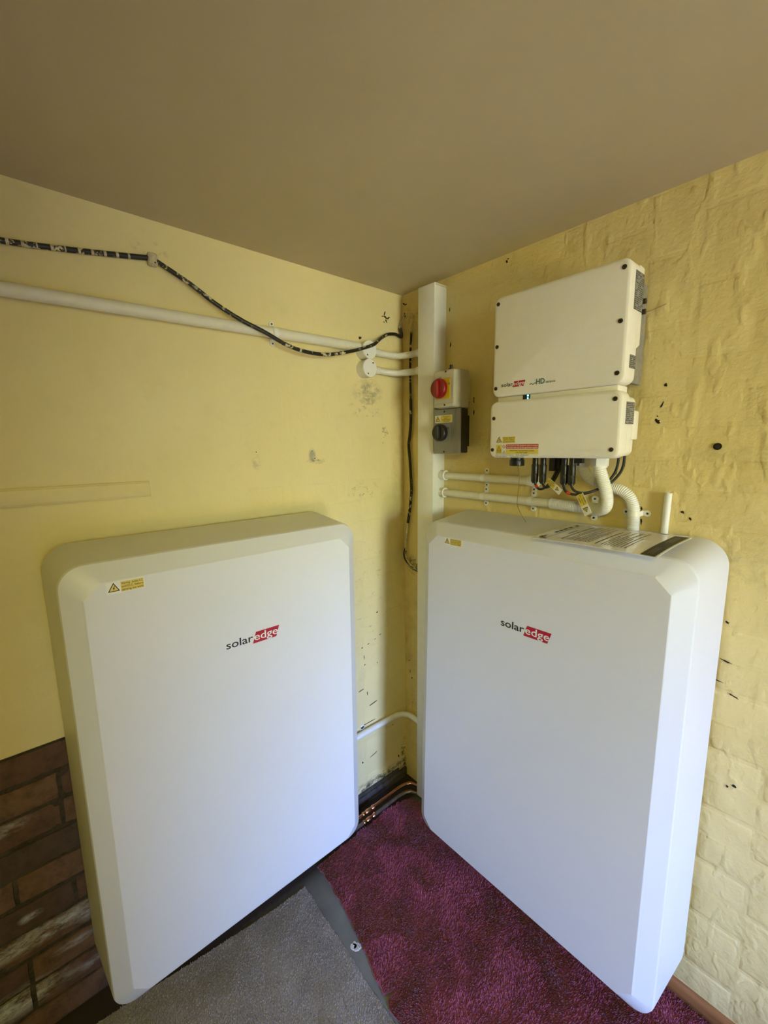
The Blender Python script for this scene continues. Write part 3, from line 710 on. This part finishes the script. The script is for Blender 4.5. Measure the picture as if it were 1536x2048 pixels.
# ================================================================== conduits on the right wall
def saddle(t, u, z, r, d, vertical=True, wd=.016, parent=None):
    """strap over a pipe with two screwed ears; vertical = ears above and below"""
    n = 12; arc = [(math.cos(math.pi * k / n) * (r + .0012), d + math.sin(math.pi * k / n) * (r + .0012)) for k in range(n + 1)]
    e = r + .011
    outer = [(e, .001), (e, .004), (r + .0012, .004)] + arc[1:-1] + [(-r - .0012, .004), (-e, .004), (-e, .001)]
    mk = (lambda a, b, s: (u + s, b, z + a)) if vertical else (lambda a, b, s: (u + a, b, z + s))
    g = G(); nn = len(outer); inner = [(a * .96, max(.0005, b - .0012)) for a, b in outer]
    for s in (-1, 1): pass
    vs = []
    for s in (-wd / 2, wd / 2): vs += [mk(a, b, s) for a, b in outer] + [mk(a, b, s) for a, b in inner]
    fs = []
    for k in range(nn - 1):
        fs += [(k, k + 1, 2 * nn + k + 1, 2 * nn + k), (nn + k, 3 * nn + k, 3 * nn + k + 1, nn + k + 1), (k, nn + k, nn + k + 1, k + 1), (2 * nn + k, 2 * nn + k + 1, 3 * nn + k + 1, 3 * nn + k)]
    fs += [(0, 2 * nn, 3 * nn, nn), (nn - 1, 2 * nn - 1, 4 * nn - 1, 3 * nn - 1)]
    g.add(vs, fs)
    for s in (-1, 1):
        c = mk(s * (e + .001), .0005, 0); g.cyl(c, (c[0], .0052, c[2]), .0088, 14)
    a = part(t, 'saddle_clip', g, 'white_plastic', parent, smooth=40)
    for s in (-1, 1):
        c = mk(s * (e + .001), .004, 0); part(t, 'screw', G().cyl(c, (c[0], .0064, c[2]), .0030, 8), 'dark_steel', a)
    return a
ca = thing('wall_conduit', 'upper of two white conduits leaving the trunking toward the solar plugs', 'conduit', (.24, 0, 1.456), 'R', 'white conduits on the right wall')
part(ca, 'pipe', G().cyl((.236, .021, 1.460), (.628, .021, 1.456), .0135, 18), 'ivory_plastic')
part(ca, 'end_bush', G().cyl((.2335, .021, 1.460), (.254, .021, 1.460), .0165, 18).cyl((.254, .021, 1.460), (.258, .021, 1.460), .0195, 18), 'white_plastic')
part(ca, 'coupling', G().cyl((.598, .021, 1.4565), (.640, .021, 1.4563), .0165, 18), 'ivory_plastic')
saddle(ca, .433, 1.458, .0135, .021); saddle(ca, .617, 1.4565, .0165, .021)
cb = thing('wall_conduit', 'lower white conduit from the trunking bending up into the inverter as flexible hose', 'conduit', (.24, 0, 1.39), 'R', 'white conduits on the right wall')
part(cb, 'pipe', G().cyl((.232, .021, 1.393), (.690, .021, 1.3895), .0135, 18), 'ivory_plastic')
part(cb, 'end_bush', G().cyl((.228, .021, 1.393), (.250, .021, 1.393), .0165, 18).cyl((.250, .021, 1.393), (.254, .021, 1.393), .0195, 18), 'white_plastic')
pts, rr = corrugated(spline([(.685, .021, 1.3895), (.74, .021, 1.3875), (.80, .022, 1.3840), (.836, .032, 1.3855), (.858, .050, 1.400), (.8635, .063, 1.430), (.856, .072, 1.470), (.848, .078, 1.500), (.846, .078, 1.515)], 12), .0160)
part(cb, 'flexible_hose', G().tube(pts, rr, 16), 'white_plastic', smooth=60)
saddle(cb, .432, 1.3915, .0135, .021); saddle(cb, .616, 1.390, .0135, .021); saddle(cb, .810, 1.3845, .0160, .022)
cc = thing('flexible_conduit', 'ribbed white hose curving down from the inverter to a strap behind the battery', 'conduit', (.925, 0, 1.30), 'R')
pts, rr = corrugated(spline([(.790, .060, 1.528), (.792, .056, 1.505), (.803, .046, 1.481), (.828, .034, 1.462), (.860, .029, 1.452), (.888, .027, 1.444), (.908, .026, 1.428), (.919, .026, 1.404), (.9225, .026, 1.372), (.923, .026, 1.338)], 12), .0145)
part(cc, 'flexible_hose', G().tube(pts, rr, 16), 'white_plastic', smooth=60)
saddle(cc, .922, 1.384, .0145, .026, vertical=False, wd=.014)
t = thing('waste_pipe', 'short open white pipe standing up behind the right battery', 'pipe', (.992, 0, 1.30), 'R')
part(t, 'pipe', G().tube([(.9930, .014, 1.338), (.9955, .014, 1.444)], .0085, 16, False).tube([(.9955, .014, 1.444), (.9930, .014, 1.338)], .0072, 16, False).add([], []), 'white_plastic')
part(t, 'bore', G().cyl((.9955, .014, 1.435), (.9955, .014, 1.4365), .0073, 12), 'ivory_plastic')
t = thing('wall_screw', 'dark rusty screw head left in the yellow wall', 'screw', (1.084, 0, 1.561), 'R')
part(t, 'plug', G().tube([(1.084, -.002, 1.561), (1.084, .003, 1.561)], .0085, 12), 'hole_dark'); part(t, 'head', G().cyl((1.084, .001, 1.561), (1.084, .007, 1.561), .0048, 10), 'dark_steel')

# ================================================================== left wall services
cl = thing('wall_conduit', 'long white conduit running along the left wall to the round boxes', 'conduit', (-2.3, 0, 1.935), 'L')
part(cl, 'pipe', G().cyl((-2.3, .0185, 1.922), (-.245, .0185, 1.9455), .0165, 20), 'ivory_plastic')
part(cl, 'coupling', G().cyl((-.600, .0185, 1.9412), (-.555, .0185, 1.9418), .0182, 20), 'ivory_plastic')
saddle(cl, -.590, 1.9413, .0182, .0185)
def round_box(label, u, z, scr):
    t = thing('junction_box', label, 'junction box', (u, 0, z), 'L', 'round white junction boxes')
    part(t, 'body', G().tube([(u, 0, z), (u, .040, z)], .0325, 32), 'ivory_plastic', smooth=40)
    part(t, 'spout', G().cyl((u + .028, .022, z), (u + .062, .022, z), .0150, 16), 'ivory_plastic')
    l = part(t, 'lid', G().tube([(u, .040, z), (u, .044, z), (u, .0455, z)], [.0335, .0335, .0325], 32), 'white_plastic', smooth=30)
    for a, b in scr: part(t, 'screw', G().cyl((u + a, .044, z + b), (u + a, .0463, z + b), .0030, 8), 'dark_steel', l)
    return t
round_box('upper round white junction box where the long conduit ends', -.213, 1.9350, ((-.012, -.020), (.012, .020)))
round_box('lower round white junction box above the mould stain', -.213, 1.8685, ((-.010, -.021), (.014, .020)))
def flex_link(label, z0, z1):
    t = thing('flexible_conduit', label, 'conduit', (.05, -.05, z0), 'F', 'flexible links into the trunking')
    pts, rr = corrugated(spline([(.022, -.156, z0), (.025, -.110, z0 - .002), (.034, -.065, z0 - .003), (.062, -.040, z0 - .002), (.105, -.034, z1), (.150, -.034, z1)], 12), .0125)
    part(t, 'flexible_hose', G().tube(pts, rr, 16), 'ivory_plastic', smooth=60)
    part(t, 'end_bush', G().cyl((.122, -.034, z1), (.158, -.034, z1), .0158, 16), 'white_plastic')
flex_link('upper flexible conduit from the upper round box to the trunking', 1.9345, 1.932)
flex_link('lower flexible conduit from the lower round box to the trunking', 1.8680, 1.865)
cbk = thing('black_cable', 'black paint-spattered cable sagging across the left wall over the conduit', 'cable', (-2.2, 0, 1.90), 'L')
far = spline([(-2.2, .008, 1.995), (-1.7, .008, 2.015), (-1.40, .008, 2.030), (-1.238, .008, 2.039), (-1.13, .008, 2.051), (-1.005, .008, 2.069), (-.935, .009, 2.080)], 8)
sag = spline([(-.935, .009, 2.080), (-.915, .012, 2.072), (-.844, .026, 2.032), (-.778, .034, 1.990), (-.706, .042, 1.955), (-.640, .052, 1.930), (-.565, .055, 1.901), (-.492, .055, 1.889), (-.411, .055, 1.891), (-.316, .056, 1.913), (-.255, .056, 1.932), (-.205, .054, 1.951), (-.170, .040, 1.971), (-.137, .022, 1.991), (-.095, .016, 2.013), (-.050, .014, 2.020), (-.024, .016, 2.014), (-.020, .017, 2.022), (-.026, .015, 2.048)], 8)
part(cbk, 'sheath', G().tube(sag, .0062, 10), 'painted_cable', smooth=60)
part(cbk, 'dripped_sheath', G().tube(far, .0066, 10), 'painted_cable', smooth=60)
P = resample(far, .027)
for k in range(2, len(P) - 1):     # bands of old paint across the cable
    d = (P[k + 1] - P[k]).normalized(); ln = random.choice((.003, .005, .006))
    part(cbk, 'paint_band', G().tube([P[k], P[k] + d * ln], .0070, 10), 'wire_cream', smooth=60)
cp = part(cbk, 'cable_clip', G().box((-.942, 0, 2.060), (-.918, .018, 2.094)), 'wire_cream', bevel=.006, seg=3)
part(cbk, 'nail', G().cyl((-.926, .016, 2.068), (-.926, .0195, 2.068), .0022, 8), 'dark_steel', cp)
# thin cores looping over the corner
for lab, off, dz in (('outer of the thin cream wires looping over the corner', .004, .006), ('inner of the thin cream wires looping over the corner', -.004, -.006)):
    t = thing('corner_wire', lab, 'wire', (.03, -.012, 2.02), 'F', 'thin wires at the corner')
    part(t, 'strand', G().tube(spline([(.014 - off, -.030 + off, 2.045), (.010, -.022 + off, 2.066 + dz), (.018, -.014, 2.086 + dz), (.042, -.011, 2.095 + dz), (.066, -.011, 2.085 + dz), (.073 + off, -.011, 2.058), (.062 + off * .5, -.012, 2.020)], 6), .0017, 6), 'wire_cream')
vc = thing('black_cable', 'black cable hanging down the corner left of the trunking', 'cable', (.05, 0, 1.04), 'R')
part(vc, 'sheath', G().tube(spline([(.062, .010, 2.026), (.059, .010, 1.985), (.055, .010, 1.93), (.0545, .010, 1.84), (.0565, .010, 1.76), (.056, .010, 1.68), (.050, .010, 1.62), (.044, .011, 1.578), (.050, .011, 1.52), (.055, .011, 1.45), (.0585, .011, 1.389), (.053, .012, 1.33), (.043, .012, 1.275), (.036, .012, 1.245)], 8), [.0045] * 32 + [.0062] * 73, 10), 'painted_cable', smooth=60)
part(vc, 'bare_sheath', G().tube(spline([(.036, .012, 1.246), (.030, .012, 1.205), (.024, .012, 1.167), (.018, .012, 1.130)], 6), .0058, 10), 'wire_cream', smooth=60)
part(vc, 'core', G().tube(spline([(.019, .013, 1.133), (.012, .014, 1.105), (.020, .014, 1.078), (.052, .013, 1.050), (.098, .013, 1.040), (.1465, .013, 1.036)], 6), .0030, 8), 'black_rubber', smooth=60)
part(vc, 'core', G().tube(spline([(.020, .010, 1.133), (.024, .012, 1.105), (.036, .014, 1.080), (.062, .014, 1.056), (.104, .014, 1.047), (.1465, .013, 1.045)], 6), .0030, 8), 'painted_cable_dense', smooth=60)
part(vc, 'core', G().tube(spline([(.018, .012, 1.133), (.008, .016, 1.106), (.014, .018, 1.080), (.045, .016, 1.056), (.080, .014, 1.044), (.1465, .012, 1.040)], 6), .0016, 6), 'wire_cream', smooth=60)
mt = thing('mini_trunking', 'flat strip of trunking painted over in wall yellow on the left wall', 'trunking', (-2.2, 0, 1.47), 'L')
part(mt, 'channel', G().box((-2.2, 0, 1.4455), (-.989, .0085, 1.4885)), 'paint_left', bevel=.001)
part(mt, 'lid', G().box((-2.2, .008, 1.4495), (-.992, .0130, 1.4845)), 'paint_left', bevel=.001)
for u in (-.668, -.455):
    t = thing('wall_plug', 'small painted-over wall plug ' + ('above the grey scar' if u > -.5 else 'farther from the corner, without a scar'), 'wall plug', (u, 0, 1.562), 'L', 'wall plugs in the left wall')
    part(t, 'rim', G().tube([(u, 0, 1.562), (u, .0022, 1.562)], .0042, 12), 'paint_left'); part(t, 'hole', G().cyl((u, .001, 1.562), (u, .0026, 1.562), .0018, 8), 'print_brown')

# ================================================================== low pipes in the corner
lp = thing('white_pipe', 'white plastic pipe bending round the corner low between the batteries', 'pipe', (.02, -.42, .355), 'F')
part(lp, 'pipe', G().tube(spline([(.020, -.424, .3585), (.020, -.36, .358), (.020, -.30, .357), (.020, -.16, .356), (.020, -.085, .354), (.028, -.048, .350), (.052, -.024, .345), (.092, -.020, .341), (.155, -.020, .337)], 8), .0125, 14), 'white_plastic', smooth=60)
cp = part(lp, 'saddle_clip', G().box((0, -.272, .340), (.004, -.252, .378)).cyl((0, -.262, .376), (.004, -.262, .376), .010, 14), 'white_plastic', bevel=.001)
part(lp, 'screw', G().cyl((.003, -.262, .376), (.0062, -.262, .376), .0032, 8), 'dark_steel', cp)
def copper(label, pts, mat, fit):
    t = thing('copper_pipe', label, 'pipe', (pts[2][0], pts[2][1], 0), 'F', 'copper pipes along the skirting')
    P = spline(pts, 8); part(t, 'tube', G().tube(P, .0075, 14), mat, smooth=60)
    x, y0, z = fit
    g = G(); prof = [(0, .0078), (.002, .0100), (.006, .0102), (.008, .0086), (.012, .0084), (.014, .0106), (.030, .0106), (.034, .0088), (.037, .0088), (.039, .0108), (.048, .0108), (.050, .0078)]
    g.tube([(x, y0 + a * 1.35, z) for a, r in prof], [r for a, r in prof], 16)
    part(t, 'compression_fitting', g, 'copper', smooth=40)
copper('bright copper pipe nearer the wall, bending at the corner', [(.071, -1.10, .030), (.071, -.60, .030), (.070, -.339, .030), (.068, -.268, .030), (.066, -.150, .030), (.068, -.095, .031), (.080, -.058, .031), (.108, -.042, .031), (.150, -.038, .030), (.30, -.036, .029)], 'copper', (.0685, -.325, .030))
copper('dull copper pipe nearer the carpet, bending at the corner', [(.093, -1.10, .016), (.093, -.60, .016), (.091, -.352, .016), (.091, -.287, .016), (.089, -.175, .016), (.090, -.120, .016), (.100, -.082, .016), (.124, -.064, .016), (.160, -.058, .016), (.30, -.056, .016)], 'dull_copper', (.091, -.338, .016))

# ================================================================== sheet on the battery
ps = thing('printed_sheet', 'glossy printed instruction sheet with a black end band lying on the right battery', 'paper', (.90, -.15, 1.33), 'F')
A0, A1 = Vector((.7525, -.2485, 1.3260)), Vector((1.0460, -.2460, 1.3262)); B0, B1 = Vector((.7760, -.0430, 1.3395)), Vector((1.0600, -.0410, 1.3405))
def sheet(s, t, up=0.0):
    """s along the long side, t from the front edge to the back, both 0..1"""
    p = A0.lerp(A1, s).lerp(B0.lerp(B1, s), t); p.z += .0025 * math.sin(math.pi * t) + .003 * (1 - t) * math.sin(math.pi * s) + up; return tuple(p)
def patch(g, s0, s1, t0, t1, up, ns=1, nt=1):
    vs = [sheet(s0 + (s1 - s0) * i / ns, t0 + (t1 - t0) * j / nt, up) for j in range(nt + 1) for i in range(ns + 1)]
    return g.add(vs, [(j * (ns + 1) + i, j * (ns + 1) + i + 1, (j + 1) * (ns + 1) + i + 1, (j + 1) * (ns + 1) + i) for j in range(nt) for i in range(ns)])
g = G(); patch(g, 0, 1, 0, 1, 0, 24, 12); o_ = len(g.v); patch(g, 0, 1, 0, 1, -.0009, 24, 12)
rim = [i for i in range(25)] + [j * 25 + 24 for j in range(1, 13)] + [12 * 25 + i for i in range(23, -1, -1)] + [j * 25 for j in range(11, 0, -1)]
for a, b in zip(rim, rim[1:] + rim[:1]): g.f.append((a, b, b + o_, a + o_))
pp = part(ps, 'page', g, 'paper', smooth=40)
part(ps, 'black_band', patch(G(), .885, .985, .02, .985, .0006, 4, 8), 'print_black')
g = G(); patch(g, .108, .113, .03, .97, .0006, 1, 8)
for s, t0, t1 in ((.07, .36, .43), (.07, .46, .53), (.07, .56, .63), (.07, .68, .75), (.07, .82, .90)): patch(g, s - .012, s + .016, t0, t1, .0006, 1, 2)
patch(g, .045, .10, .06, .10, .0006); patch(g, .03, .085, .13, .15, .0006); patch(g, .055, .065, .10, .2, .0006)
def dashes(s, t0, t1, w=.007):
    t = t0
    while t < t1:
        L_ = random.uniform(.03, .09); patch(g, s - w / 2, s + w / 2, t, min(t + L_, t1), .0006, 1, 2); t += L_ + .008
dashes(.19, .38, .58, .012)
for s, t1, w in ((.235, .88, .011), (.285, .93, .007), (.308, .92, .007), (.335, .30, .006), (.350, .95, .007), (.375, .55, .006), (.392, .95, .007), (.418, .52, .006), (.440, .93, .007), (.462, .68, .006)):
    dashes(s, .12, t1, w)
for s, t1, w in ((.52, .80, .011), (.568, .86, .007), (.592, .52, .006), (.615, .90, .007), (.640, .60, .006), (.665, .90, .007), (.688, .55, .006), (.715, .92, .007), (.745, .62, .006)):
    dashes(s, .12, t1, w)
part(ps, 'print', g, 'print_black')
g = G()
for s in (.915, .93, .945): 
    patch(g, s, s + .003, .1, .35, .0008); patch(g, s, s + .003, .6, .9, .0008)
part(ps, 'band_print', g, 'sticker_grey')

# ================================================================== carpets
def inside(poly, x, y):
    c = np.zeros(len(x), bool); n = len(poly)
    for i in range(n):
        (x0, y0), (x1, y1) = poly[i], poly[(i + 1) % n]
        if y0 == y1: continue
        k = ((y0 > y) != (y1 > y)) & (x < (x1 - x0) * (y - y0) / (y1 - y0) + x0); c ^= k
    return c
def fibres(poly, view, spacing, length, wid, lean, zb, base_dir):
    """short pile: one tapering blade per tuft"""
    (xa, ya), (xb, yb) = view
    nx, ny = int((xb - xa) / spacing), int((yb - ya) / spacing)
    X, Y = np.meshgrid(np.linspace(xa, xb, nx), np.linspace(ya, yb, ny)); X = X.ravel() + np.random.uniform(-.6, .6, X.size) * spacing; Y = Y.ravel() + np.random.uniform(-.6, .6, Y.size) * spacing
    k = inside(poly, X, Y); X, Y = X[k], Y[k]; n = len(X)
    sw = np.array([noise.noise((x * 7, y * 7, 3.1)) for x, y in zip(X, Y)]); sw2 = np.array([noise.noise((x * 18, y * 18, 9.7)) for x, y in zip(X, Y)])
    a = base_dir + sw * 3.2 + sw2 * 1.5 + np.random.normal(0, .5, n); ln = length * np.random.uniform(.75, 1.15, n)
    le = lean * np.random.uniform(.5, 1.2, n) * (1 + sw2 * .5)
    tx, ty = X + np.cos(a) * le * ln, Y + np.sin(a) * le * ln; tz = zb + ln * np.sqrt(np.clip(1 - (le * .8) ** 2, .2, 1))
    b = np.random.uniform(0, math.pi, n); wx, wy = np.cos(b) * wid, np.sin(b) * wid
    V = np.empty((n, 4, 3)); V[:, 0] = np.stack([X - wx, Y - wy, np.full(n, zb)], 1); V[:, 1] = np.stack([X + wx, Y + wy, np.full(n, zb)], 1)
    V[:, 2] = np.stack([tx + wx * .7, ty + wy * .7, tz], 1); V[:, 3] = np.stack([tx - wx * .7, ty - wy * .7, tz], 1)
    me = bpy.data.meshes.new('pile'); me.vertices.add(n * 4); me.vertices.foreach_set('co', V.ravel())
    me.loops.add(n * 4); me.loops.foreach_set('vertex_index', np.arange(n * 4, dtype=np.int32))
    me.polygons.add(n); me.polygons.foreach_set('loop_start', np.arange(0, n * 4, 4, dtype=np.int32))
    me.update(); me.validate(); return me
def carpet(label, poly, th, mat, view, **kw):
    t = thing('carpet', label, 'carpet', (poly[0][0], poly[0][1], 0), 'F')
    part(t, 'backing', G().loft([[(x, y, .0005) for x, y in poly], [(x, y, th) for x, y in poly]]), mat)
    me = fibres(poly, view, zb=th - .001, **kw); me.transform(Matrix.Translation(-t.base)); me.materials.append(MATS[mat])
    o = bpy.data.objects.new('pile', me); COL.objects.link(o); o.parent = t.o; o['kind'] = 'stuff'
    return t
edge = [(.112 + .011 * k, -.574 - .00004 * k * k + random.uniform(-.004, .004)) for k in range(42)]
maroon = edge + [(.578, -.600), (.582, -.634)] + [(.60 + .02 * k, -.643 + random.uniform(-.004, .004)) for k in range(20)] + [(1.02, -.64), (4.5, -.66), (4.5, -.004), (1.7, -.018), (.42, -.023), (.36, -.070), (.30, -.073), (.19, -.076), (.130, -.090), (.112, -.13), (.105, -.25), (.108, -.42)]
carpet('thick maroon carpet in the corner under the right battery', maroon, .006, 'maroon_pile', ((.10, -.66), (1.32, -.02)), spacing=.0027, length=.011, wid=.0014, lean=.85, base_dir=.6)
grey = [(.146, -.648), (.26, -.652), (.41, -.651), (.51, -.655), (.61, -.653), (.80, -.655), (4.5, -.67), (4.5, -2.6), (.03, -2.6), (.03, -2.0), (.066, -1.40), (.083, -1.264), (.096, -1.142), (.115, -1.006), (.143, -.747)]
carpet('flat grey-brown carpet under the left battery', grey, .004, 'grey_pile', ((.05, -1.5), (.80, -.64)), spacing=.0030, length=.0042, wid=.0013, lean=.7, base_dir=2.0)
t = thing('plaster_splash', 'white plaster splash on the bare strip between the carpets', 'plaster', (.413, -.6215, 0), 'F')
g = G()
for cx, cy, r in ((.408, -.627, .013), (.417, -.622, .012), (.404, -.620, .008), (.424, -.613, .005), (.418, -.611, .006), (.411, -.612, .004)):
    n = 11; rs = [r * random.uniform(.75, 1.05) for k in range(n)]; pts = [(cx + rs[k] * math.cos(2 * math.pi * k / n), cy + rs[k] * math.sin(2 * math.pi * k / n)) for k in range(n)]
    g.loft([[(x, y, 0) for x, y in pts], [(cx + (x - cx) * .8, cy + (y - cy) * .8, .0016) for x, y in pts]])
part(t, 'smear', g, 'plaster')
